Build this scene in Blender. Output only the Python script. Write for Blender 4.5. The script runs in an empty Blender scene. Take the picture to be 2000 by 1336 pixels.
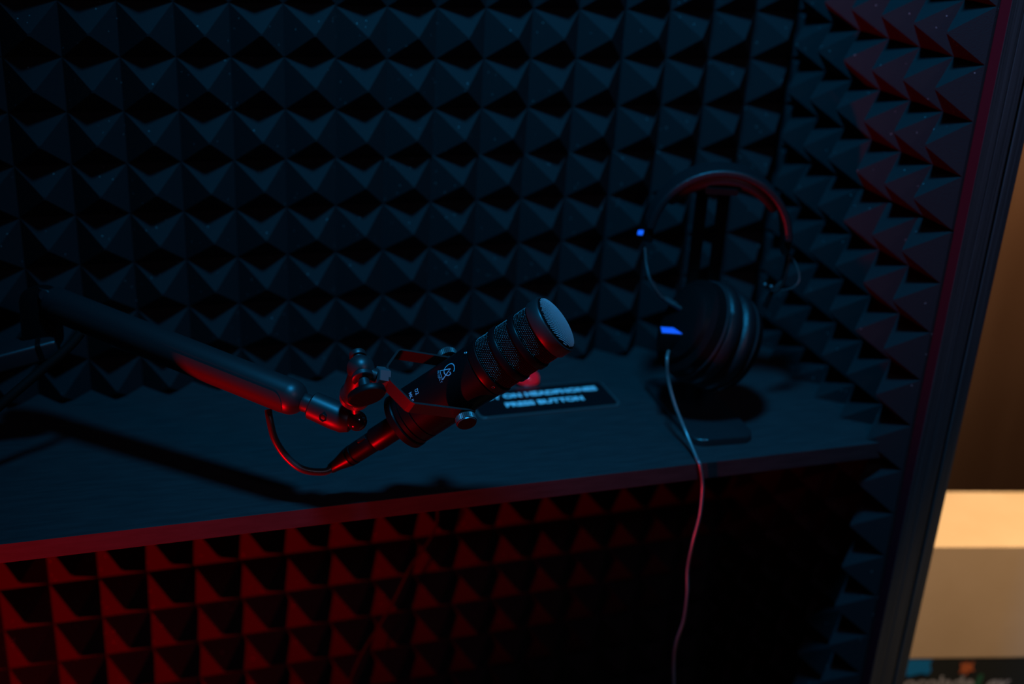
import bpy, bmesh, math, random
from mathutils import Vector, Matrix
random.seed(7)
S = 0.01                                   # everything below is written in centimetres
sc = bpy.context.scene
COL = sc.collection

# ------------------------------------------------------------------ camera
RM = Matrix(((0.94942, -0.30946, 0.05326), (-0.07333, -0.38344, -0.92065), (0.30533, 0.87018, -0.38673)))   # rows: right, down, forward
CP = Vector((-21.163, -116.579, 15.229)); FPX = 2330.2
cd = bpy.data.cameras.new('camera'); cam = bpy.data.objects.new('camera', cd); COL.objects.link(cam)
mw = Matrix((RM[0], -RM[1], -RM[2])).transposed().to_4x4()
mw.translation = CP * S
cam.matrix_world = mw
cd.sensor_width = 36; cd.lens = FPX / 2000 * 36
cd.clip_start = .02; cd.clip_end = 30
cd.dof.use_dof = True; cd.dof.focus_distance = 0.965; cd.dof.aperture_fstop = 2.8
sc.camera = cam

# ------------------------------------------------------------------ view, world, lamps
sc.view_settings.view_transform = 'Standard'; sc.view_settings.look = 'None'
sc.view_settings.gamma = 1; sc.view_settings.use_curve_mapping = False
sc.view_settings.exposure = 0.0
W = bpy.data.worlds.new('world'); sc.world = W; W.use_nodes = True
W.node_tree.nodes['Background'].inputs[0].default_value = (.35, .3, .6, 1)
W.node_tree.nodes['Background'].inputs[1].default_value = .0008

def lamp(name, kind, loc, target, power, color, **kw):
    d = bpy.data.lights.new(name, kind); d.energy = power; d.color = color
    for k, v in kw.items(): setattr(d, k, v)
    o = bpy.data.objects.new(name, d); COL.objects.link(o)
    o.location = Vector(loc) * S
    o.rotation_euler = (Vector(target) - Vector(loc)).to_track_quat('-Z', 'Y').to_euler()
    return o
# blue lamp in the booth ceiling
lamp('blue_ceiling_light', 'SPOT', (0, -50, 85), (50, -16, -38), 68, (.02, .44, 1), spot_size=math.radians(98), spot_blend=1, shadow_soft_size=.075)
# red lamp low at the left, under the desk level
lamp('red_floor_light', 'SPOT', (-90, -76, -122), (-32, -12, -47), 150, (1, 0, .005), spot_size=math.radians(57), spot_blend=1, shadow_soft_size=.03)
# weak cold light of the room in front of the booth
lamp('room_light', 'AREA', (38, -130, 48), (40, -30, -30), 1.0, (.85, .66, 1), shape='DISK', size=.25)
# warm spots in the hall beside the booth
lamp('hall_spot', 'SPOT', (88, -50, 70), (90, -43, -62), 110, (1, .71, .38), spot_size=math.radians(38), spot_blend=.3, shadow_soft_size=.03)
lamp('hall_wall_light', 'SPOT', (165, 48, 45), (166, 96, -28), 34, (1, .60, .36), spot_size=math.radians(75), spot_blend=1, shadow_soft_size=.1)

# ------------------------------------------------------------------ materials
def mat(name, color, rough=.5, metal=0, spec=.5, emit=None):
    m = bpy.data.materials.new(name); m.use_nodes = True
    b = m.node_tree.nodes['Principled BSDF']
    b.inputs['Base Color'].default_value = (*color, 1)
    b.inputs['Roughness'].default_value = rough; b.inputs['Metallic'].default_value = metal
    b.inputs['Specular IOR Level'].default_value = spec
    return m
def nd(m, t, **kw):
    n = m.node_tree.nodes.new(t)
    for k, v in kw.items():
        if k in n.inputs: n.inputs[k].default_value = v
        else: setattr(n, k, v)
    return n
def lk(m, a, b): m.node_tree.links.new(a, b)
def bump(m, scale, strength, dist=.001, detail=4, stretch=None):
    tc = nd(m, 'ShaderNodeTexCoord'); n = nd(m, 'ShaderNodeTexNoise', Scale=scale, Detail=detail)
    if stretch:
        mp = nd(m, 'ShaderNodeMapping'); mp.inputs['Scale'].default_value = stretch
        lk(m, tc.outputs['Object'], mp.inputs[0]); lk(m, mp.outputs[0], n.inputs[0])
    else: lk(m, tc.outputs['Object'], n.inputs[0])
    b = nd(m, 'ShaderNodeBump', Strength=strength, Distance=dist)
    lk(m, n.outputs[0], b.inputs['Height']); lk(m, b.outputs[0], m.node_tree.nodes['Principled BSDF'].inputs['Normal'])
    return n
def mottled(m, c1, c2, scale, stretch=None, lo=.35, hi=.65):
    tc = nd(m, 'ShaderNodeTexCoord'); n = nd(m, 'ShaderNodeTexNoise', Scale=scale, Detail=6)
    mp = nd(m, 'ShaderNodeMapping'); mp.inputs['Scale'].default_value = stretch or (1, 1, 1)
    lk(m, tc.outputs['Object'], mp.inputs[0]); lk(m, mp.outputs[0], n.inputs[0])
    r = nd(m, 'ShaderNodeValToRGB'); r.color_ramp.elements[0].position = lo; r.color_ramp.elements[1].position = hi
    r.color_ramp.elements[0].color = (*c1, 1); r.color_ramp.elements[1].color = (*c2, 1)
    lk(m, n.outputs[0], r.inputs[0]); lk(m, r.outputs[0], m.node_tree.nodes['Principled BSDF'].inputs['Base Color'])

FOAM = mat('foam', (.0125, .0125, .0133), .9, 0, .15)
def foam_tex(m):                            # open cells and dust specks that glint
    bs = m.node_tree.nodes['Principled BSDF']
    tc = nd(m, 'ShaderNodeTexCoord')
    v = nd(m, 'ShaderNodeTexVoronoi', Scale=520.0); lk(m, tc.outputs['Object'], v.inputs['Vector'])
    n = nd(m, 'ShaderNodeTexNoise', Scale=900.0, Detail=2); lk(m, tc.outputs['Object'], n.inputs[0])
    b = nd(m, 'ShaderNodeBump', Strength=.5, Distance=.0008); lk(m, n.outputs[0], b.inputs['Height']); lk(m, b.outputs[0], bs.inputs['Normal'])
    sp = nd(m, 'ShaderNodeSeparateColor'); lk(m, v.outputs['Color'], sp.inputs[0])
    g = nd(m, 'ShaderNodeMath', operation='GREATER_THAN'); g.inputs[1].default_value = .992; lk(m, sp.outputs[0], g.inputs[0])
    l = nd(m, 'ShaderNodeMath', operation='LESS_THAN'); l.inputs[1].default_value = .3; lk(m, v.outputs['Distance'], l.inputs[0])
    k = nd(m, 'ShaderNodeMath', operation='MULTIPLY'); lk(m, g.outputs[0], k.inputs[0]); lk(m, l.outputs[0], k.inputs[1])
    mx = nd(m, 'ShaderNodeMix', data_type='RGBA'); mx.inputs[6].default_value = (.0125, .0125, .0133, 1); mx.inputs[7].default_value = (.2, .2, .2, 1)
    lk(m, k.outputs[0], mx.inputs[0]); lk(m, mx.outputs[2], bs.inputs['Base Color'])
foam_tex(FOAM)
DESK = mat('black_painted_wood', (.03, .03, .032), .75, 0, .25); mottled(DESK, (.016, .016, .017), (.023, .023, .024), 30, (1, 6, 6)); bump(DESK, 90, .08, .0005, 4, (1, 8, 8))
PAINT = mat('dark_paint', (.065, .003, .007), .6, 0, .15)
PLY = mat('painted_plywood', (.03, .03, .03), .8, 0, .2); mottled(PLY, (.022, .022, .022), (.045, .045, .045), 60, (8, 1, .12), .3, .7); bump(PLY, 60, .5, .001, 4, (6, 1, .15))
BLK = mat('black_metal', (.003, .003, .0035), .36, .0, .2); bump(BLK, 1500, .12, .0002)
SATIN = mat('satin_black_metal', (.035, .035, .037), .42, .6, .5); bump(SATIN, 1800, .15, .0002)
GLOSS = mat('glossy_black', (.01, .01, .01), .12, 0, .6)
STRIP = mat('powder_coated_metal', (.014, .013, .013), .42, 0, .4); bump(STRIP, 2500, .3, .0002)
KNOB = mat('knurled_metal', (.13, .13, .13), .35, .7)
NUT = mat('steel', (.16, .16, .17), .45, .7)
MESH = mat('wire_mesh', (.035, .035, .04), .3, .5)
HEADMESH = mat('grille_mesh', (.5, .5, .53), .4, .5)
DECAL = mat('print_pale_blue', (.10, .42, .52), .6)
RUB = mat('cable_rubber', (.03, .03, .03), .35, 0, .5)
CABL = mat('headphone_cable', (.16, .16, .16), .3, .3, .9)
PLAS = mat('black_plastic', (.004, .004, .004), .4, 0, .13)
BASEM = mat('satin_black_plastic', (.016, .016, .017), .3, 0, .6)
COVM = mat('matte_cover', (.012, .012, .012), .62, 0, .25)
MESHB = mat('mesh_backing', (.003, .003, .003), .95, 0, .03)
LEAD = mat('dark_lead', (.006, .005, .004), .7, 0, .1)
LEATH = mat('leatherette', (.008, .008, .009), .42, 0, .35); bump(LEATH, 400, .5, .0008)
STITCH = mat('stitching', (.06, .06, .065), .6)
BLUEL = mat('blue_label', (.12, .22, .95), .6)
SIGNP = mat('sign_plate', (.006, .006, .007), .35, 0, .3)
ACRY = mat('sign_backing', (.06, .06, .06), .4, 0, .6)
SIGNE = mat('sign_text', (.92, .92, .92), .6)
REDB = mat('red_button', (.75, .01, .02), .12, 0, .6)
REDB.node_tree.nodes['Principled BSDF'].inputs['Emission Color'].default_value = (1, .01, .03, 1); REDB.node_tree.nodes['Principled BSDF'].inputs['Emission Strength'].default_value = .17   # a lit push button
CARD = mat('pale_wood', (.72, .55, .36), .7, 0, .2); mottled(CARD, (.69, .50, .33), (.76, .56, .39), 8)
CARDF = CARD
WOODW = mat('brown_wood_wall', (.3, .18, .1), .7, 0, .2); mottled(WOODW, (.24, .14, .075), (.34, .21, .12), 6, (1, 1, .2))
FLOORM = mat('dark_floor', (.03, .03, .03), .7)
BAN = mat('banner_black', (.015, .018, .02), .7)
BANW = mat('banner_white', (.42, .42, .50), .8); BANB = mat('banner_blue', (0, .22, .62), .7); BANO = mat('banner_orange', (.62, .15, .05), .7); BANG = mat('banner_green', (.02, .13, .08), .7)

# ------------------------------------------------------------------ builders
def obj(name, bm, m, parent=None, smooth=True, angle=40):
    """links a bmesh given in world centimetres as one mesh object"""
    off = parent_loc(parent)
    for v in bm.verts: v.co = v.co * S - off
    bmesh.ops.recalc_face_normals(bm, faces=bm.faces)
    me = bpy.data.meshes.new(name); bm.to_mesh(me); bm.free()
    for mm in (m if isinstance(m, (list, tuple)) else [m]): me.materials.append(mm)
    if smooth:
        for p in me.polygons: p.use_smooth = True
        me.set_sharp_from_angle(angle=math.radians(angle))
    o = bpy.data.objects.new(name, me); COL.objects.link(o)
    if parent: o.parent = parent
    return o
def parent_loc(p):
    v = Vector((0, 0, 0))
    while p: v += p.location; p = p.parent
    return v
def thing(name, loc, label, cat, group=None):
    o = bpy.data.objects.new(name, None); COL.objects.link(o); o.empty_display_size = .03
    o.location = Vector(loc) * S; tag(o, label, cat, group); return o
def tag(o, label=None, cat=None, group=None, kind=None):
    if label: o['label'] = label
    if cat: o['category'] = cat
    if group: o['group'] = group
    if kind: o['kind'] = kind
    return o
def rel(o, loc):                            # give a one-mesh thing an origin of its own
    v = Vector(loc) * S; o.data.transform(Matrix.Translation(-v)); o.location = v; return o
def boxbm(x0, x1, y0, y1, z0, z1, bev=0, M=None, seg=2, bm=None):
    b = bmesh.new()
    r = bmesh.ops.create_cube(b, size=1)
    for v in r['verts']: v.co = Vector(((x0 + x1) / 2 + v.co.x * (x1 - x0), (y0 + y1) / 2 + v.co.y * (y1 - y0), (z0 + z1) / 2 + v.co.z * (z1 - z0)))
    if bev: bmesh.ops.bevel(b, geom=b.edges[:] , offset=bev, segments=seg, affect='EDGES', profile=.5)
    if M: b.transform(M)
    return merge(bm, b)
def merge(bm, b):
    if bm is None: return b
    me = bpy.data.meshes.new('t'); b.to_mesh(me); b.free(); bm.from_mesh(me); bpy.data.meshes.remove(me); return bm
def lathe(prof, M=None, seg=64, bm=None, sx=1, sy=1):
    """prof: (z, r) pairs; closed at both ends"""
    b = bmesh.new(); rings = []
    for z, r in prof:
        if r < 1e-4: rings.append([b.verts.new((0, 0, z))])
        else: rings.append([b.verts.new((r * sx * math.cos(2 * math.pi * i / seg), r * sy * math.sin(2 * math.pi * i / seg), z)) for i in range(seg)])
    for a, c in zip(rings, rings[1:]):
        for i in range(seg):
            j = (i + 1) % seg
            if len(a) == 1 and len(c) == 1: continue
            if len(a) == 1: b.faces.new((a[0], c[i], c[j]))
            elif len(c) == 1: b.faces.new((a[i], a[j], c[0]))
            else: b.faces.new((a[i], a[j], c[j], c[i]))
    for r in (rings[0], rings[-1]):
        if len(r) > 1: b.faces.new(r)
    if M: b.transform(M)
    return merge(bm, b)
def frame(o, z, x=None):
    """matrix with local z along z, local x near x"""
    z = Vector(z).normalized(); x = Vector(x) if x is not None else Vector((0, 0, 1)) if abs(z.z) < .9 else Vector((1, 0, 0))
    x = (x - z * x.dot(z)).normalized(); y = z.cross(x)
    m = Matrix((x, y, z)).transposed().to_4x4(); m.translation = Vector(o); return m
def cyl(p, q, r, r2=None, bev=0, seg=32, bm=None):
    p = Vector(p); q = Vector(q); L = (q - p).length; r2 = r if r2 is None else r2
    pr = [(0, r - bev), (bev, r), (L - bev, r2), (L, r2 - bev)] if bev else [(0, r), (L, r2)]
    return lathe(pr, frame(p, q - p), seg, bm)
def ball(c, r, bm=None, seg=32, sc_=(1, 1, 1)):
    b = bmesh.new(); bmesh.ops.create_uvsphere(b, u_segments=seg, v_segments=seg // 2, radius=r)
    b.transform(Matrix.Translation(Vector(c)) @ Matrix.Diagonal((*sc_, 1)))
    return merge(bm, b)
def spline(pts, n=12):
    pts = [Vector(p) for p in pts]; P = [pts[0] * 2 - pts[1]] + pts + [pts[-1] * 2 - pts[-2]]; out = []
    for i in range(1, len(P) - 2):
        a, b, c, d = P[i - 1:i + 3]
        for k in range(n):
            t = k / n
            out.append(.5 * ((2 * b) + (c - a) * t + (2 * a - 5 * b + 4 * c - d) * t * t + (3 * b - a - 3 * c + d) * t ** 3))
    return out + [pts[-1]]
def sweep(path, prof, up=None, closed=False, bm=None, scale=None):
    """prof: closed 2D outline swept along a path; up fixes the second axis"""
    b = bmesh.new(); rings = []; n = len(path); u = None
    for i, p in enumerate(path):
        if closed: t = path[(i + 1) % n] - path[i - 1]
        else: t = path[min(i + 1, n - 1)] - path[max(i - 1, 0)]
        t.normalize()
        if up is not None: v = Vector(up[i] if isinstance(up, list) else up)
        else: v = u if u is not None else (Vector((0, 0, 1)) if abs(t.z) < .9 else Vector((1, 0, 0)))
        v = (v - t * v.dot(t)).normalized(); u = v; s = t.cross(v)
        k = scale[i] if scale else 1
        rings.append([b.verts.new(p + s * x * k + v * y * k) for x, y in prof])
    m = len(prof)
    for i in range(n if closed else n - 1):
        a, c = rings[i], rings[(i + 1) % n]
        for j in range(m): b.faces.new((a[j], a[(j + 1) % m], c[(j + 1) % m], c[j]))
    if not closed: b.faces.new(rings[0]); b.faces.new(rings[-1])
    return merge(bm, b)
def circ(r, n=14, sx=1, sy=1): return [(r * sx * math.cos(2 * math.pi * i / n), r * sy * math.sin(2 * math.pi * i / n)) for i in range(n)]
def rrect(w, h, r, n=5):
    out = []
    for cx, cy, a0 in ((w / 2 - r, h / 2 - r, 0), (-w / 2 + r, h / 2 - r, 90), (-w / 2 + r, -h / 2 + r, 180), (w / 2 - r, -h / 2 + r, 270)):
        for k in range(n + 1):
            a = math.radians(a0 + 90 * k / n); out.append((cx + r * math.cos(a), cy + r * math.sin(a)))
    return out
def prism(poly, z0, z1, M=None, bev=0, bm=None):
    b = bmesh.new()
    lo = [b.verts.new((x, y, z0)) for x, y in poly]; hi = [b.verts.new((x, y, z1)) for x, y in poly]; n = len(poly)
    b.faces.new(lo[::-1]); top = b.faces.new(hi)
    for i in range(n): b.faces.new((lo[i], lo[(i + 1) % n], hi[(i + 1) % n], hi[i]))
    if bev: bmesh.ops.bevel(b, geom=list(top.edges), offset=bev, segments=3, affect='EDGES', profile=.5)
    if M: b.transform(M)
    return merge(bm, b)
def cut(b, co, no):                          # drop what lies on the side the normal points to, and cap
    r = bmesh.ops.bisect_plane(b, geom=b.verts[:] + b.edges[:] + b.faces[:], plane_co=Vector(co), plane_no=Vector(no), clear_outer=True)
    e = [x for x in r['geom_cut'] if isinstance(x, bmesh.types.BMEdge)]
    if e:
        try: bmesh.ops.holes_fill(b, edges=[x for x in b.edges if x.is_boundary], sides=0)
        except Exception: pass
    return b
def text_bm(s, size, align='CENTER', offset=.0, depth=.0, space=1.0):
    cu = bpy.data.curves.new('t', 'FONT'); cu.body = s; cu.size = size; cu.align_x = align; cu.offset = offset; cu.extrude = depth; cu.space_character = space
    cu.resolution_u = 6
    o = bpy.data.objects.new('t', cu); COL.objects.link(o)
    dg = bpy.context.evaluated_depsgraph_get(); me = bpy.data.meshes.new_from_object(o.evaluated_get(dg))
    b = bmesh.new(); b.from_mesh(me); bpy.data.objects.remove(o); bpy.data.curves.remove(cu); bpy.data.meshes.remove(me)
    return b
def camv(x, y, z): return RM.transposed() @ Vector((x, y, z))    # a direction measured as right, down, away
def at(u, v, Z): return CP + Z * camv((u - 1000) / FPX, (v - 668) / FPX, 1)   # survey point at its measured distance
def on(u, v, ax, val):
    d = camv((u - 1000) / FPX, (v - 668) / FPX, 1); return CP + d * ((val - CP[ax]) / d[ax])

# ------------------------------------------------------------------ booth shell
o = obj('wall_back', boxbm(-110, 54.9, 1.7, 4.7, -139.9, 45), PLY, smooth=False); tag(o, kind='structure')
o = obj('wall_right', boxbm(51.93, 53.38, -30.8, 1.69, -139.9, 45, .06), [PAINT, PLY], smooth=False); tag(o, kind='structure')
for p in o.data.polygons:
    if p.normal.y < -.5: p.material_index = 1
o = obj('trim_1', boxbm(53.42, 54.9, -30.8, 1.69, -139.9, 45, .08), PLY, smooth=False); tag(o, kind='structure')
o = obj('trim_2', boxbm(55.2, 56.5, -30.8, 1.69, -139.9, 45, .08), PLY, smooth=False); tag(o, kind='structure')
o = obj('trim_3', boxbm(54.91, 55.19, -29.6, 1.69, -139.9, 45), PLY, smooth=False); tag(o, kind='structure')
o = obj('wall_left', boxbm(-113, -110.05, -90, 4.7, -139.9, 45), PLY, smooth=False); tag(o, kind='structure')
o = obj('floor', boxbm(-200, 300, -260, 200, -143, -140), FLOORM, smooth=False); tag(o, kind='structure')
# ------------------------------------------------------------------ pyramid foam
def foam(M, us, vs, h, base, cuts=()):
    """us, vs: valley lines along local x / y; peaks along local z; slab below"""
    b = bmesh.new(); g = [[b.verts.new((u, v, 0)) for v in vs] for u in us]
    for i in range(len(us) - 1):
        for j in range(len(vs) - 1):
            a = b.verts.new(((us[i] + us[i + 1]) / 2 + random.uniform(-.07, .07), (vs[j] + vs[j + 1]) / 2 + random.uniform(-.07, .07), h * random.uniform(.97, 1.03)))
            q = (g[i][j], g[i + 1][j], g[i + 1][j + 1], g[i][j + 1])
            t = a.co.copy(); tt = []
            for w in q: tt.append(b.verts.new(t.lerp(w.co, .045)))       # a slightly blunt tip
            b.verts.remove(a); b.faces.new(tt)
            for k in range(4): b.faces.new((q[k], q[(k + 1) % 4], tt[(k + 1) % 4], tt[k]))
    u0, u1, v0, v1 = us[0], us[-1], vs[0], vs[-1]
    lo = [b.verts.new((x, y, -base)) for x, y in ((u0, v0), (u1, v0), (u1, v1), (u0, v1))]
    b.faces.new(lo[::-1])
    b.faces.new([lo[0], lo[1]] + [g[i][0] for i in range(len(us) - 1, -1, -1)])
    b.faces.new([lo[1], lo[2]] + [g[-1][j] for j in range(len(vs) - 1, -1, -1)])
    b.faces.new([lo[2], lo[3]] + [g[i][-1] for i in range(len(us))])
    b.faces.new([lo[3], lo[0]] + [g[0][j] for j in range(len(vs))])
    bmesh.ops.recalc_face_normals(b, faces=b.faces)
    for co, no in cuts: cut(b, co, no)
    b.transform(M); return b
MB = Matrix(((1, 0, 0, 0), (0, 0, -1, 0), (0, 1, 0, 0), (0, 0, 0, 1)))          # back wall: local (x, z) -> world, peaks to -y
MR = Matrix(((0, 0, -1, 51.61), (1, 0, 0, 0), (0, 1, 0, 0), (0, 0, 0, 1)))      # right wall: local (y, z) -> world, peaks to -x
ZD = -38.3; G = .04
def rng(a, b, n): return [a + G / 2 + (b - a - G) * i / n for i in range(n + 1)]
GB = 'pyramid foam panels on the back wall above the desk'; GL = 'pyramid foam panels on the back wall below the desk'; GR = 'pyramid foam panels on the side wall'
def back(x0, nx, z0, nz, dx, dz, label, group, cuts=(), px=5.0, pz=5.0):
    xs = rng(x0 + dx, x0 + dx + nx * px, nx); zs = rng(z0 + dz - nz * pz, z0 + dz, nz)
    b = foam(MB, xs, zs, 3.1, 1.66, cuts)
    o = obj('acoustic_foam_panel', b, FOAM, smooth=False); rel(o, ((xs[0] + xs[-1]) / 2, 0, (zs[0] + zs[-1]) / 2)); tag(o, label, 'foam panel', group)
CD = ((0, ZD + .02, 0), (0, -1, 0)); CX = ((51.56, 0, 0), (.7071, 0, .7071))
back(-60, 6, 15, 6, 0, 0, 'pyramid foam panel showing only as a sliver at the top left frame edge', GB)
back(-30, 6, 15, 6, 0, 0, 'left large pyramid foam panel at top of back wall, lit blue', GB)
back(0, 6, 15, 6, -.03, -.18, 'pyramid foam panel at top middle of back wall, right of the vertical seam', GB)
back(30, 5, 15, 6, .14, -.17, 'pyramid foam panel at top of back wall running into the corner, above the headphones', GB, (CX,))
back(-60, 6, -15, 5, 0, 0, 'pyramid foam panel behind the lower boom arm at the left frame edge', GB, (CD,))
back(-30, 6, -15, 5, -.07, .11, 'pyramid foam panel on back wall directly behind the diagonal boom arm', GB, (CD,))
back(0, 6, -15, 5, -.19, .10, 'pyramid foam panel on back wall directly behind the microphone head', GB, (CD,))
back(30, 5, -15, 5, -.1, .05, 'pyramid foam panel on back wall directly behind the headphones', GB, (CX, CD))
CU = ((0, -40.12, 0), (0, 1, 0))
back(-61.1, 6, -40.4, 4, 0, 0, 'red-lit pyramid foam panel under the desk at the left frame edge', GL, (), 5, 5.07)
back(-31.1, 6, -40.4, 4, 0, 0, 'red-lit pyramid foam panel directly under the desk on the left', GL, (), 5, 5.07)
back(-1.1, 6, -40.4, 4, 0, 0, 'fading red pyramid foam panel directly under the desk in the middle', GL, (), 5, 5.07)
back(28.9, 5, -40.4, 4, 0, 0, 'black shadowed pyramid foam panel directly under the desk in the right corner', GL, (CX,), 5, 5.07)
back(-61.1, 6, -60.68, 6, 0, 0, 'lower red-lit pyramid foam panel at the bottom left corner of the frame', GL, (), 5, 5.07)
back(-31.1, 6, -60.68, 6, 0, 0, 'lower red-lit pyramid foam panel along the bottom frame edge', GL, (), 5, 5.07)
back(-1.1, 6, -60.68, 6, 0, 0, 'lower dark pyramid foam panel at the middle of the bottom frame edge', GL, (), 5, 5.07)
back(28.9, 5, -60.68, 6, 0, 0, 'lower black pyramid foam panel in the corner left of the plywood edge', GL, (CX,), 5, 5.07)
def side(y0, z0, nz, dy, label, first=5.0):
    ys = [y0 + dy] + [y0 + dy + first + 5 * k for k in range(6)]; ys = [y for y in ys]; zs = rng(z0 - nz * 5, z0, nz)
    extras = [()] if abs(z0 + 15.85) > .1 else [(((0, ZD + .02, 0), (0, -1, 0)),), (((0, -40.12, 0), (0, 1, 0)),), (((0, ZD + .02, 0), (0, 1, 0)), ((0, -40.12, 0), (0, -1, 0)), ((-27.83, 0, 0), (1, 0, 0)))]
    st8 = random.getstate(); full = None
    for extra in extras:                     # notched round the end of the desk
        random.setstate(st8); b = foam(MR, ys, zs, 3.1, .28, (((-.02, 0, 0), (.7071, 0, .7071)),) + extra)
        full = merge(full, b)
    b = full; bmesh.ops.remove_doubles(b, verts=b.verts, dist=.002)
    o = obj('acoustic_foam_panel', b, FOAM, smooth=False); rel(o, (51.61, -15, (zs[0] + zs[-1]) / 2)); tag(o, label, 'foam panel', GR)
side(-29.51, 14.38, 6, .05, 'upper pyramid foam panel on the right side wall beside the plywood edge', 4.3)
side(-29.51, -15.85, 6, 0, 'pyramid foam panel on the right side wall just above the desk end')
side(-29.51, -45.9, 6, 0, 'pyramid foam panel on the right side wall below the desk end')
side(-29.51, -75.95, 6, 0, 'lowest pyramid foam panel on the right side wall at the bottom frame edge')

# ------------------------------------------------------------------ desk
o = obj('desk_shelf', boxbm(-110, 51.3, -27.8, 1.68, -40.1, ZD, .05, seg=1), DESK, smooth=False)
rel(o, (0, -13, ZD)); tag(o, 'black painted plywood desk shelf spanning the booth under the microphone', 'desk')

# ------------------------------------------------------------------ sign with lettering
sg = thing('instruction_sign', (19.3, -11.7, ZD), 'small black rounded sign on the desk reading PUT ON HEADPHONES PRESS BUTTON', 'sign')
tag(obj('backing', prism(rrect(15.4, 6.2, .75), ZD, ZD + .26, Matrix.Translation((19.3, -11.8, 0)), .1), ACRY, sg), 'paler bevelled backing plate')
plate = obj('plate', prism(rrect(14.9, 5.7, .6), ZD + .26, ZD + .3, Matrix.Translation((19.3, -11.8, 0))), SIGNP, sg)
b = text_bm('PUT ON HEADPHONES', 1.25, offset=.045, depth=.01); b.transform(Matrix.Translation((19.3, -11.0, ZD + .315)))
b2 = text_bm('PRESS BUTTON', 1.25, offset=.045, depth=.01); b2.transform(Matrix.Translation((19.3, -13.0, ZD + .315)))
obj('lettering', merge(b, b2), SIGNE, plate, smooth=False)
bq = on(1036, 742, 2, ZD + .8)
bq.y = -7.25
bt = thing('push_button', (bq.x, bq.y, ZD), 'red domed push button behind the black sign, half hidden by the microphone', 'button')
obj('collar', lathe([(0, 1.4), (.2, 1.4), (.28, 1.32), (.28, 1.2)], Matrix.Translation((bq.x, bq.y, ZD)), 40), PLAS, bt)
obj('dome', lathe([(.1, 1.25), (.8, 1.22), (1.05, 1.1), (1.25, .82), (1.36, .45), (1.4, 0)], Matrix.Translation((bq.x, bq.y, ZD)), 40), REDB, bt)

# ------------------------------------------------------------------ microphone
A = camv(.795, -.516, -.319).normalized(); K = camv(.253, .759, -.599); K = (K - A * K.dot(A)).normalized()
RIM = at(1085, 632, 94.9)
MF = frame(RIM, A, K)                        # local z towards the grille, x along the yoke pivot
def MT(z): return MF @ Matrix.Translation((0, 0, z))
mic = thing('microphone', tuple(MF @ Vector((0, 0, -15.9))), 'black broadcast microphone with mesh bands, tilted up to the right on the boom arm', 'microphone')
RB = 2.42
body = obj('body', lathe([(-15.95, 1.2), (-15.95, 2.3), (-15.8, 2.5), (-15.3, 2.5), (-15.2, 2.44), (-15.2, 2.38), (-15.1, 2.38), (-15.1, RB), (-14.75, RB), (-14.73, 2.36), (-14.66, 2.36), (-14.64, RB), (-13.9, RB), (-13.88, 2.37), (-13.81, 2.37), (-13.79, RB),
                   (-7.22, RB), (-7.2, 2.36), (-7.12, 2.36), (-7.08, 2.45), (-6.95, 2.5), (-6.34, 2.5), (-6.3, 2.46), (-6.3, 2.3)], MF, 96), BLK, mic, angle=25)
MSTART = [(-6.28, -4.93), (-4.36, -3.01), (-2.44, -1.1)]
for z0, z1 in MSTART:
    b = lathe([(z0 - .03, 1.5), (z0 - .03, 2.36), (z1 + .03, 2.36), (z1 + .03, 1.5)], MF, 96)
    rows = 9; n = 88
    for r_ in range(rows):
        zz = z0 + (r_ + .5) * (z1 - z0) / rows
        for k in range(n):
            a = 2 * math.pi * (k + .5 * (r_ % 2)) / n
            c = MF @ Vector((2.37 * math.cos(a), 2.37 * math.sin(a), zz))
            q = bmesh.new(); bmesh.ops.create_icosphere(q, subdivisions=1, radius=.024); q.transform(Matrix.Translation(c))
            vm = [b.verts.new(v.co) for v in q.verts]
            for f in q.faces: b.faces.new([vm[v.index] for v in f.verts])
            q.free()
    obj('mesh_band', b, [MESHB, MESH], mic)
for o_ in [o_ for o_ in bpy.data.objects if o_.parent == mic and o_.name.startswith('mesh_band')]:
    for p in o_.data.polygons:
        if p.index >= 96 * 3 + 2: p.material_index = 1
for (z0, z1) in ((-4.93, -4.36), (-3.01, -2.44)):
    obj('ring', lathe([(z0, 2.2), (z0, 2.47), (z0 + .05, 2.52), (z1 - .08, 2.52), (z1, 2.47), (z1, 2.2)], MF, 96), BLK, mic)
obj('grille_rim', lathe([(-1.1, 2.2), (-1.1, 2.5), (-1.0, 2.56), (-.1, 2.56), (0, 2.5), (.02, 2.36), (-.08, 2.32), (-.08, 1.8)], MF, 96), SATIN, mic)
def dome_z(r): return -.05 + .62 * math.sqrt(max(0, 1 - (r / 2.42) ** 2)) ** 1.1
b = lathe([(-.3, 2.3), (-.08, 2.33)] + [(dome_z(r) - .04, r) for r in (2.25, 2.0, 1.6, 1.2, .8, .4, 0)], MF, 64)
nb = len(b.faces); st = .15
for i in range(-19, 20):
    for j in range(-24, 25):
        x = i * st; y = (j + .5 * (i % 2)) * .112; r = math.hypot(x, y)
        if r > 2.26: continue
        q = bmesh.new(); bmesh.ops.create_icosphere(q, subdivisions=1, radius=.056)
        q.transform(MF @ Matrix.Translation((x, y, dome_z(r))) @ Matrix.Rotation(math.radians(20), 4, 'Z') @ Matrix.Diagonal((.85, 1.05, .9, 1)))
        vm = [b.verts.new(v.co) for v in q.verts]
        for f in q.faces: b.faces.new([vm[v.index] for v in f.verts])
        q.free()
o = obj('grille', b, [MESHB, HEADMESH], mic)
for p in o.data.polygons:
    if p.index >= nb: p.material_index = 1
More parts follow.
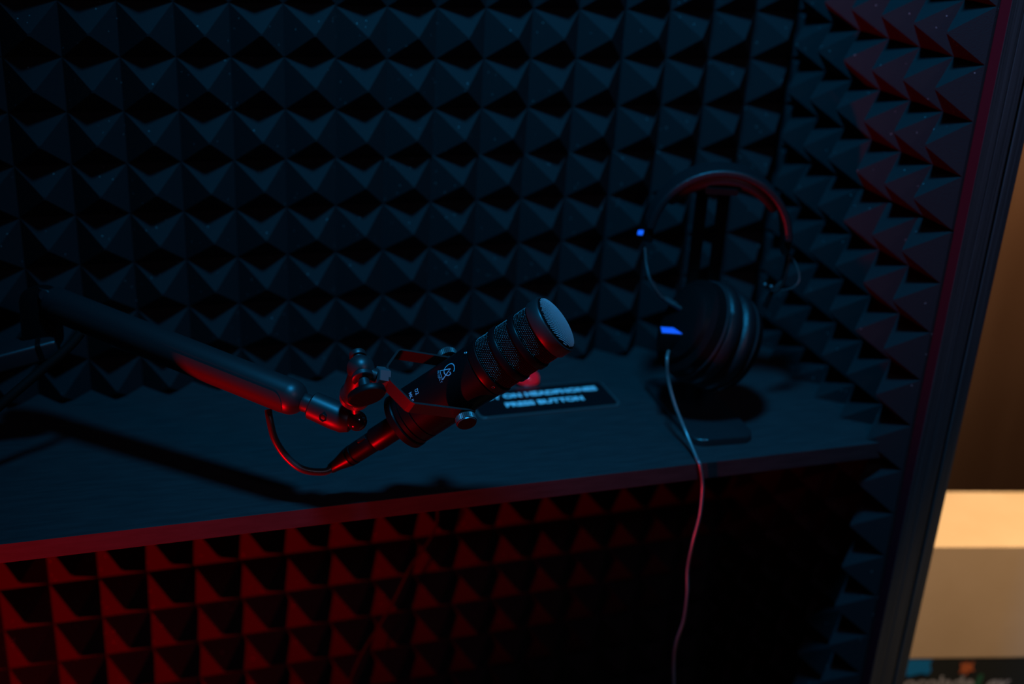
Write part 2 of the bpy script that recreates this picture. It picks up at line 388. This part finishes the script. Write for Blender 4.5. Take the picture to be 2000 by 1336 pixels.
# small screws
def rad(theta, z, r): a = math.radians(theta); return MF @ Vector((r * math.cos(a), r * math.sin(a), z)), (MF.to_3x3() @ Vector((math.cos(a), math.sin(a), 0)))
for th, z in ((-103, -6.95 - .25), (-12, -6.95 + .3)):
    c, n_ = rad(th, z, 2.38)
    tag(obj('screw', lathe([(0, .15), (.1, .15), (.14, .11), (.1, .06), (.06, 0)], frame(c, n_), 14), NUT, body), 'small bright steel screw')
# printed emblem and lettering wrapped on the body
def wrap(b, z, th0, r=RB + .006):
    for v in b.verts:
        a = math.radians(th0) + v.co.x / r; v.co = Vector((r * math.cos(a), r * math.sin(a), z + v.co.y))
    b.transform(MF); return b
def stroke(b, pts, w):
    for p, q in zip(pts, pts[1:]):
        p = Vector(p); q = Vector(q); d = (q - p); L = d.length; d.normalize(); n_ = Vector((-d.y, d.x)) * w / 2
        k = max(1, int(L / .06)); prev = None
        for i in range(k + 1):
            c = p.lerp(q, i / k); cur = (b.verts.new((c.x + n_.x, c.y + n_.y, 0)), b.verts.new((c.x - n_.x, c.y - n_.y, 0)))
            if prev: b.faces.new((prev[0], prev[1], cur[1], cur[0]))
            prev = cur
TH = -90
b = bmesh.new()
arc = [(.52 * math.cos(math.radians(a)) - .03, .38 + .52 * math.sin(math.radians(a))) for a in range(37, 336, 8)]
stroke(b, arc, .075); stroke(b, [arc[-1], (.42, .40), (.2, .36)], .075)
stroke(b, [(-.46, -.46), (-.02, .5), (.46, -.46)], .075); stroke(b, [(-.52, -.48), (.5, -.48)], .04)
t = text_bm('PROJECT', .27, space=1.25); t.transform(Matrix.Translation((0, -.76, 0))); merge(b, t)
tag(obj('emblem', wrap(b, -9.4, TH), DECAL, body, smooth=False), 'pale ringed letter emblem printed on the body')
b = text_bm('D2', .46, offset=.004); b.transform(Matrix.Translation((.05, 0, 0)))
t = text_bm('MK II', .42, offset=.004); t.transform(Matrix.Translation((.18, -.62, 0))); merge(b, t)
obj('lettering', wrap(b, -12.6, TH), DECAL, body, smooth=False)
# socket at the tail
obj('socket', lathe([(-19.0, .85), (-18.95, 1.0), (-18.85, 1.05), (-16.0, 1.05), (-15.96, 1.0)], MF, 48), BLK, mic)
# yoke bracket with its two thumb knobs; plane through the pivot, spanned by K and B
PV = at(886.5, 757.5, 97.6)
PV = RIM + A * (PV - RIM).dot(A)             # on the body axis
B_ = camv(-5.46, -.92, -3.47).normalized(); B_ = (B_ - K * B_.dot(K)).normalized(); Wd = K.cross(B_)
def yk(k, b): return PV + K * k + B_ * b
HB = 6.55
ypts = [yk(2.72, -.75), yk(2.72, 0), yk(2.74, 4.85), yk(2.62, 5.1), yk(.85, HB - .12), yk(.6, HB), yk(-.6, HB), yk(-.85, HB - .12), yk(-2.62, 5.1), yk(-2.74, 4.85), yk(-2.72, 0), yk(-2.72, -.75)]
b = sweep(ypts, [(-.58, -.09), (.58, -.09), (.58, .09), (-.58, .09)], up=[(ypts[min(i + 1, 11)] - ypts[max(i - 1, 0)]).cross(Wd) for i in range(12)])
obj('yoke_bracket', b, STRIP, mic, angle=15)
def knurled(c, n_, r, h, m, parent, name='thumb_knob'):
    prof = []
    for k in range(72):
        rr = r * (1 if k % 2 else .95); a = 2 * math.pi * k / 72; prof.append((rr * math.cos(a), rr * math.sin(a)))
    b = prism(prof, 0, h - .12, frame(c, n_)); cyl(c + n_ * (h - .14), c + n_ * h, r * .93, r * .9, bm=b, seg=36)
    o = obj(name, b, [m, PLAS], parent, smooth=False)
    for p in o.data.polygons:
        if p.normal.dot(n_) > .9: p.material_index = 1
    return o
for s in (1, -1):
    c = PV + K * s * 2.82
    b = cyl(PV + K * s * 2.4, c + K * s * .35, .45); obj('pivot_washer', b, BLK, mic)
    knurled(c + K * s * .3, K * s, .86, .62, KNOB, mic)
# swivel joint that carries the yoke
HUB = yk(0, HB)
sw = obj('swivel_nut', lathe([(-.15, .74), (-.1, .82), (.8, .82), (.85, .74)], frame(HUB + B_ * .0, B_, Wd), 6), NUT, mic, smooth=False)
JC = at(706, 726, 94.1)                      # bolt axis centre
obj('swivel_neck', cyl(HUB + B_ * .8, JC + (HUB - JC) * .1, .52, .6), STRIP, mic)
SA = camv(.25, -.65, -.72); SA = (SA - K * SA.dot(K)).normalized()
RC = at(689, 792, 97.2)
SA = (JC - RC); SA = (SA - K * SA.dot(K)).normalized(); RC = JC - SA * 3.5
F2 = frame(JC, K, SA)
obj('swivel_head', ball(JC - K * .32, 1.1, None, 40), SATIN, mic)
obj('swivel_barrel', lathe([(-3.1, 1.2), (-3.0, 1.26), (-2.75, 1.26), (-2.55, 1.1), (-.5, .98), (-.05, .9)], frame(JC, SA), 48), SATIN, mic)
obj('bolt_cap', lathe([(-1.95, .55), (-1.88, .66), (-1.55, .7), (-1.45, .66), (-1.44, .5), (-.9, .5)], F2, 40), SATIN, mic)
obj('spacer', lathe([(.35, .8), (.42, .88), (.75, .88), (.82, .8), (.84, .45)], F2, 40), SATIN, mic)
obj('bolt', lathe([(.84, .46), (1.6, .46), (1.66, .4), (1.7, .3), (2.2, .3)], F2, 32), SATIN, mic)
tag(obj('clamp_knob', lathe([(1.95, 1.0), (2.05, 1.18), (2.45, 1.22), (2.6, 1.12)], F2 @ Matrix.Rotation(math.radians(-62), 4, 'Z'), 48, sx=1.28, sy=.88), PLAS, mic), 'flat oval black clamp knob')
prof = []
for k in range(140):
    rr = 1.22 * (1 if k % 2 else .98); a = 2 * math.pi * k / 140; prof.append((rr * math.cos(a), rr * math.sin(a)))
obj('knurled_ring', prism(prof, -3.5, -3.1, frame(JC, SA)), KNOB, mic, smooth=False)

# ------------------------------------------------------------------ boom arm
AE = at(585, 782, 98.6); AS = at(100, 590, 106.5)
ad = (AE - AS).normalized()
arm = thing('boom_arm', (-58, -12, ZD), 'matte black articulated boom arm reaching from the left over the desk', 'boom arm')
upv = (Vector((0, 0, 1)) - ad * ad.z).normalized(); side_ = ad.cross(upv)
RA = 1.5; LA = (AE - AS).length
FA = frame(AS, ad, upv)
obj('upper_arm', lathe([(-.3, .9), (0, 1.35), (.3, RA)] + [(LA - .9 + RA * .95 * math.sin(math.radians(t)), RA * math.cos(math.radians(t))) for t in range(0, 86, 12)] + [(LA + .52, .5)], FA, 56), SATIN, arm)
# stadium-shaped cover let into the camera-side underside
cov = camv(-.2, .62, -.78); cov = (cov - ad * cov.dot(ad)).normalized(); covs = ad.cross(cov)
b = bmesh.new(); ts = [.9 + (LA - 1.6) * (1 - math.cos(math.pi * i / 60)) / 2 for i in range(61)]; grid = []
for t_ in ts:
    e = min(t_ - .9, LA - .7 - t_); w_ = 1.15 * math.sqrt(max(0, 1 - max(0, 1.15 - e) ** 2 / 1.15 ** 2)) + .01
    grid.append([[b.verts.new(AS + ad * t_ + (cov * math.cos(w_ * q / 8 / 1.5) + covs * math.sin(w_ * q / 8 / 1.5)) * r_) for q in range(-8, 9)] for r_ in (1.535, 1.46)])
for g0, g1 in zip(grid, grid[1:]):
    for q in range(16):
        b.faces.new((g0[0][q], g0[0][q + 1], g1[0][q + 1], g1[0][q])); b.faces.new((g0[1][q], g1[1][q], g1[1][q + 1], g0[1][q + 1]))
    for q in (0, 16): b.faces.new((g0[0][q], g1[0][q], g1[1][q], g0[1][q]))
for g0 in (grid[0], grid[-1]):
    for q in range(16): b.faces.new((g0[0][q], g0[1][q], g0[1][q + 1], g0[0][q + 1]))
obj('arm_cover', b, COVM, arm)
NK = at(618, 795, 98.5); HE = at(688, 826, 98.1)
hd = (HE - NK).normalized()
obj('arm_neck', lathe([(0, .72), (.2, .8), ((NK - AE).length * 1.0, .72), ((NK - AE).length + .3, .72)], frame(AE + ad * .3, NK - AE), 40), SATIN, arm)
L2 = (HE - NK).length
head = obj('arm_head', lathe([(-.5, 1.0), (-.35, 1.18), (L2 * .5, 1.22), (L2 * .8, 1.15), (L2 - .05, .85), (L2 + .1, .5)], frame(NK, hd), 48), SATIN, arm)
hn = camv(-.15, .35, -.9); hn = (hn - hd * hn.dot(hd)).normalized()
hc = at(633, 824, 98.2); hc = NK + hd * (hc - NK).dot(hd) + hn * 1.12
obj('hex_socket', lathe([(0, .36), (.12, .36), (.12, .22), (.05, .2)], frame(hc, hn), 6), GLOSS, head, smooth=False)
JB = at(697, 822, 97.6)
obj('head_knuckle', ball(JB, .85, None, 32), GLOSS, arm)
obj('stud', cyl(JB, RC + SA * .1, .33), NUT, arm)
# hinge at the far left, lower arm leading out of the frame to its post
H1 = at(84, 585, 106.5); H0 = at(80, 672, 107.5)
b = prism(rrect(3.1, 5.9, 1.3), -.9, .9, frame((H1 + H0) / 2 + Vector((0, 0, .3)), camv(0, .2, -1), camv(1, 0, 0)), .15); hinge = obj('hinge', b, PLAS, arm)
b = cyl(H1 + camv(.6, -.3, -1.3), H1 + camv(.6, -.3, -.8), .55, bev=.1); obj('hinge_bolt', b, SATIN, hinge)
LE = at(112, 669, 107); LS = at(-330, 786, 103)
ld = (LE - LS).normalized(); LLn = (LE - LS).length
b = sweep([LS, LS.lerp(LE, .3), LE - ld * .3, LE], rrect(3.2, 1.7, .3), up=(0, 0, 1), scale=[1, 1, 1, .92]); lower = obj('lower_arm', b, SATIN, arm)
b = sweep([LE - ld * 1.6, LE - ld * 1.2], rrect(3.4, 1.9, .3), up=(0, 0, 1)); obj('end_collar', b, PLAS, lower)
PB = Vector((LS.x - 1, LS.y, ZD))
obj('post', lathe([(0, 3.6), (.8, 3.6), (1, 3.3), (1, 1.3), (LS.z - ZD + 1.6, 1.3), (LS.z - ZD + 1.8, 1.1)], Matrix.Translation(PB), 40), SATIN, arm)
# ------------------------------------------------------------------ microphone cable
mc = thing('microphone_cable', tuple(at(640, 926, 101.5)), 'thin black microphone cable looping from the boom arm to a black plug', 'cable')
TAIL = MF @ Vector((0, 0, -18.9))
plug_end = TAIL - A * 5.0
pts = [at(524, 801, 100.2), at(527, 820, 100), at(537, 858, 100.3), at(560, 893, 100.8), at(592, 917, 101.3), plug_end + (at(622, 926, 101.6) - plug_end) * .6, plug_end + A * .3]
obj('cable', sweep(spline(pts, 10), circ(.31, 16)), RUB, mc)
b = lathe([(-5.1, .36), (-5.0, .45), (-4.2, .55), (-3.2, .8), (-2.9, .86), (-2.85, .8), (-2.7, .8), (-2.65, .88), (-2.4, .88), (-2.35, .82), (-2.2, .82), (-2.15, .88), (-.6, .9), (-.2, .9), (.3, .8)], frame(TAIL, A, K), 48)
plug = obj('plug', b, BLK, mc)
c, n_ = TAIL - A * .75, (-(MF.to_3x3() @ Vector((0, 1, 0))) * .95 - K * .15).normalized()
obj('latch', boxbm(-.2, .2, -.42, .42, 0, .22, .08, frame(c + n_ * .82, n_, A.cross(n_))), GLOSS, plug)
# slack cable hanging beside the hinge
pts = [at(158, 650, 104.3), at(140, 672, 104), at(110, 700, 103.5), at(75, 728, 103), at(20, 775, 102), at(-60, 845, 101)]
o = obj('slack_cable', sweep(spline(pts, 8), circ(.42, 12)), LEAD); rel(o, tuple(pts[2])); tag(o, 'black slack cable hanging diagonally below the boom arm hinge', 'cable')

# ------------------------------------------------------------------ headphone stand
KH = 1.067
HC = at(1400, 462, 112.5 * KH)                    # centre of the headband ring
hh = Vector((math.cos(math.radians(-20)), math.sin(math.radians(-20)), 0)); hf = Vector((-hh.y * -1, -hh.x, 0)); hf = Vector((hh.y, -hh.x, 0))   # hf points to the viewer
UPZ = Vector((0, 0, 1))
def hp(x, z, d=0): return HC + (hh * x + UPZ * z + hf * d) * KH
sx0, sy0 = HC.x, HC.y
BF = on(1424, 874, 2, ZD)
stand = thing('headphone_stand', (sx0, sy0, ZD), 'black two-post headphone stand with rounded flat base near the desk edge', 'headphone stand')
bc = Vector((BF.x + .6, -18.6, ZD))
obj('base', prism(rrect(6.6, 14.6, 1.4, 8), 0, .75, Matrix.Translation((BF.x + .2, -17.7, ZD)) @ Matrix.Rotation(math.radians(-3), 4, 'Z'), .22), BASEM, stand)
ztop = hp(0, 4.55).z
for x in (-1.35, .7):
    b = sweep([hp(x, 0, -3.2) + Vector((0, 0, ZD + .6 - hp(0, 0).z)), hp(x, 4.6, -3.2)], rrect(1.2, .85, .15), up=hf); obj('post', b, PLAS, stand)
b = sweep([hp(-.3, 4.78, -3.7), hp(-.3, 4.78, 1.7)], rrect(3.2, .6, .2), up=UPZ); obj('cradle', b, PLAS, stand)
# ------------------------------------------------------------------ headphones
hpn = thing('headphones', tuple(hp(0, 4.9)), 'black closed-back studio headphones hanging on the stand at the right', 'headphones')
def ringpts(r, a0, a1, n=48, d=0): return [hp(r * math.cos(math.radians(a0 + (a1 - a0) * i / n)), r * math.sin(math.radians(a0 + (a1 - a0) * i / n)), d) for i in range(n + 1)]
pth = ringpts(6.45, 172, 4)
upl = [(p - HC).normalized() for p in pth]
hband = obj('headband', sweep(pth, rrect(3.7, .8, .28), up=upl), LEATH, hpn)
pth = ringpts(5.72, 148, 30); n = len(pth)
obj('headband_pad', sweep(pth, rrect(3.2, 1.22, .5), up=[(p - HC).normalized() for p in pth], scale=[min(1, .35 + .65 * math.sin(math.pi * min(1, (i / (n - 1)) * 1) ) ** .35) for i in range(n)]), LEATH, hpn)
for s in (1.5, -1.5):
    b = bmesh.new()
    for i in range(74):
        a = math.radians(172 - 168 * i / 73); p = hp(6.76 * math.cos(a), 6.76 * math.sin(a), s)
        b = merge(b, boxbm(-.09, .09, -.035, .035, -.03, .05, 0, frame(p, p - HC - hf * s, hf.cross(p - HC)))) if False else b
        q = bmesh.new(); bmesh.ops.create_icosphere(q, subdivisions=1, radius=.075); q.transform(Matrix.Translation(p))
        vm = [b.verts.new(v.co) for v in q.verts]
        for f in q.faces: b.faces.new([vm[v.index] for v in f.verts])
        q.free()
    tag(obj('stitching', b, STITCH, hband), 'pale dotted stitching along the headband edge')
# end caps, sliders
for s, a in ((-1, 176), (1, 0)):
    p = hp(6.45 * math.cos(math.radians(a)), 6.45 * math.sin(math.radians(a)))
    b = sweep([p + UPZ * .7, p - UPZ * 1.1], rrect(.75, 2.9, .3), up=hf); obj('end_cap', b, PLAS, hpn)
p = at(1251, 455, 118.4); tag(obj('side_mark', boxbm(-.28, .28, -.3, .3, -.08, .08, .03, frame(p, camv(-.3, -.5, -.8), camv(1, .3, 0))), BLUEL, hpn), 'small blue mark on the left band end')

lp = [at(1259, 486, 119.0), at(1262, 515, 118.8), at(1272, 550, 118.4), at(1295, 582, 118.3), at(1330, 603, 118), at(1366, 628, 117.8)]
obj('slider', sweep(spline(lp[:4], 6), rrect(.28, 1.3, .1), up=hf), SATIN, hpn)
fork = obj('fork', sweep(spline(lp[2:], 6), rrect(.45, .6, .15), up=hf), SATIN, hpn)
b = sweep(spline([q + camv(.28, -.1, .5) for q in lp[3:]], 6), rrect(.3, .4, .1), up=hf); obj('fork_rib', b, SATIN, fork)
rp = [at(1538, 486, 120.6), at(1537, 515, 120.6), at(1527, 550, 120.6), at(1508, 570, 120.6), at(1494, 600, 121.0)]
obj('slider', sweep(spline(rp[:4], 6), rrect(.28, 1.3, .1), up=hf), PLAS, hpn)
obj('fork', sweep(spline(rp[2:], 6), rrect(.45, .6, .15), up=hf), PLAS, hpn)
for q in ((1494, 556), (1506, 560)):
    obj('hinge_screw', ball(at(q[0], q[1], 119.7), .2, None, 12), NUT, hpn)
obj('lead_wire', sweep(spline([at(1545, 500, 120.6), at(1556, 520, 120.1), at(1561, 545, 119.9), at(1550, 561, 119.9), at(1528, 567, 120.1), at(1506, 568, 120.4)], 6), circ(.09, 8)), RUB, hpn)
# two ear cups pressed together, axis CA from the near left cup to the far right cup
CA = camv(.78, .33, .54).normalized(); upc = camv(.45, -.87, .1)
C0 = at(1352, 640, 118.2); FC = frame(C0, CA, upc) @ Matrix.Scale(1.1, 4)
ex = 1.0
def cup(prof, name, m, sx=1.12, sy=.94): return obj(name, lathe(prof, FC, 56, sx=sx, sy=sy), m, hpn)
cup([(-1.6, 0), (-1.6, 2.4), (-1.35, 3.0), (-.9, 3.2), (-.7, 3.9), (.2, 4.05), (.25, 3.9)], 'ear_cup', PLAS)
cup([(.2, 4.0), (.25, 4.15), (.42, 4.2), (.55, 4.1), (.6, 3.9)], 'cup_rim', SATIN)
cup([(.62, 3.8), (.75, 4.15), (1.1, 4.35), (1.7, 4.4), (2.1, 4.2), (2.35, 3.7), (2.4, 3.0)], 'ear_pad', LEATH)
cup([(2.45, 3.0), (2.5, 3.7), (2.8, 4.2), (3.2, 4.35), (3.7, 4.3), (4.05, 4.1), (4.15, 3.8)], 'ear_pad', LEATH)
cup([(4.2, 3.8), (4.25, 4.1), (4.4, 4.15), (4.5, 4.0)], 'cup_rim', SATIN)
cup([(4.5, 3.9), (4.6, 3.98), (5.3, 3.8), (5.7, 3.1), (6.1, 2.9), (6.3, 2.2), (6.35, 0)], 'ear_cup', PLAS)
# cable housing with blue label
p = at(1311, 652, 117.2)
fr = frame(p, UPZ, hh) @ Matrix.Scale(KH, 4)
housing = obj('cable_housing', boxbm(-1.1, 1.1, -.9, .9, -1.6, .3, .15, fr), PLAS, hpn)
tag(obj('side_label', boxbm(-.95, .95, -.72, .72, .3, .36, .02, fr), BLUEL, housing), 'blue label on the left cup')
pts = [p + UPZ * -1.5, on(1303, 700, 2, -30.2), on(1305, 740, 2, -32.2), on(1318, 790, 2, -34.4), on(1340, 845, 2, -36.5), on(1360, 893, 2, -37.85), on(1365, 903, 1, -28.12), on(1368, 914, 1, -28.3), on(1372, 950, 1, -28.3), on(1367, 1005, 1, -28.4), on(1353, 1060, 1, -28.2), on(1343, 1112, 1, -27.8), on(1342, 1160, 1, -27.9), on(1335, 1212, 1, -27.6), on(1321, 1255, 1, -27.0), on(1316, 1300, 1, -26.5), on(1318, 1400, 1, -26)]
tag(obj('cable', sweep(spline(pts, 10), circ(.17, 12)), CABL, hpn), 'thin cable hanging over the desk edge')
# thin lead hanging under the desk
pts = [Vector((4.6, -9, -40.1)), on(855, 1000, 1, -9), on(800, 1110, 1, -9), on(760, 1190, 1, -8), on(700, 1290, 1, -7), on(660, 1400, 1, -7)]
o = obj('hanging_lead', sweep(spline(pts, 8), circ(.16, 8)), LEAD); rel(o, tuple(pts[0])); tag(o, 'thin dark lead hanging slantwise under the desk before the red-lit foam', 'cable')

# ------------------------------------------------------------------ hall beside the booth
ph = math.radians(-13.1); e1 = Vector((math.cos(ph), math.sin(ph), 0)); e2 = Vector((-e1.y, e1.x, 0))
P0 = at(1840, 1068, 142)
d = on(1860, 960, 2, P0.z); depth_ = (d - P0).dot(e2)
def hallM(): m = Matrix((e1, e2, Vector((0, 0, 1)))).transposed().to_4x4(); m.translation = P0; return m
HM = hallM()
rr_ = camv((1795 - 1000) / FPX, (1287 - 668) / FPX, 1); hb = (CP + rr_ * ((P0 - CP).dot(e2) / rr_.dot(e2))).z - P0.z
o = obj('wooden_plinth', boxbm(-7, 60, 0, depth_, hb, 0, .12, HM), CARD, smooth=False); rel(o, tuple(P0)); tag(o, 'pale wooden plinth beside the booth, its top brightly lit', 'plinth')
bn = thing('poster_board', tuple(HM @ Vector((20, -.6, hb - 45))), 'black poster board with blue and orange splashes below the pale plinth', 'poster')
obj('board', boxbm(-7, 60, .05, depth_ - .2, hb - 40, hb - .02, 0, HM), BAN, bn, smooth=False)
def hx(u, v):                                 # place on the board's front face
    r = camv((u - 1000) / FPX, (v - 668) / FPX, 1); q = CP + r * ((P0 - CP).dot(e2) / r.dot(e2)); q = HM.inverted() @ q; return q.x, q.z
def poly_on(pts, m, name, dy=.0):
    b = bmesh.new(); vs = [b.verts.new(HM @ Vector((*[hx(*p)[0]], -.03 - dy, hx(*p)[1]))) for p in pts]; b.faces.new(vs); return obj(name, b, m, bn, smooth=False)
tag(poly_on([(1770, 1288), (1822, 1288), (1816, 1296), (1819, 1310), (1811, 1318), (1800, 1315), (1770, 1322)], BANB, 'splash'), 'blue splash')
tag(poly_on([(1876, 1294), (1884, 1297), (1888, 1290), (1892, 1297), (1903, 1292), (1899, 1303), (1903, 1311), (1893, 1310), (1886, 1320), (1883, 1312), (1873, 1315), (1877, 1305)], BANO, 'splash'), 'orange splash')
tag(poly_on([(1912, 1317), (1921, 1316), (1917, 1334), (1910, 1345), (1888, 1345), (1890, 1335), (1905, 1333)], BANG, 'splash'), 'green splash')
def board_text(s, size, u, v, name, sh=0, off=0):
    b = text_bm(s, size, 'LEFT', off); x, z = hx(u, v)
    for w in b.verts: w.co = HM @ Vector((x + w.co.x + sh * w.co.y, -.05, z + w.co.y))
    return obj(name, b, BANW, bn, smooth=False)
board_text('chocolade', 2.9, 1722, 1347, 'lettering', 0, .07)
board_text('ey', 3.0, 1920, 1346, 'lettering', .35, .08)
o = obj('wall_far', boxbm(40, 260, 95, 98, -139.9, 140), WOODW, smooth=False); o.data.transform(Matrix.Identity(4)); tag(o, kind='structure')
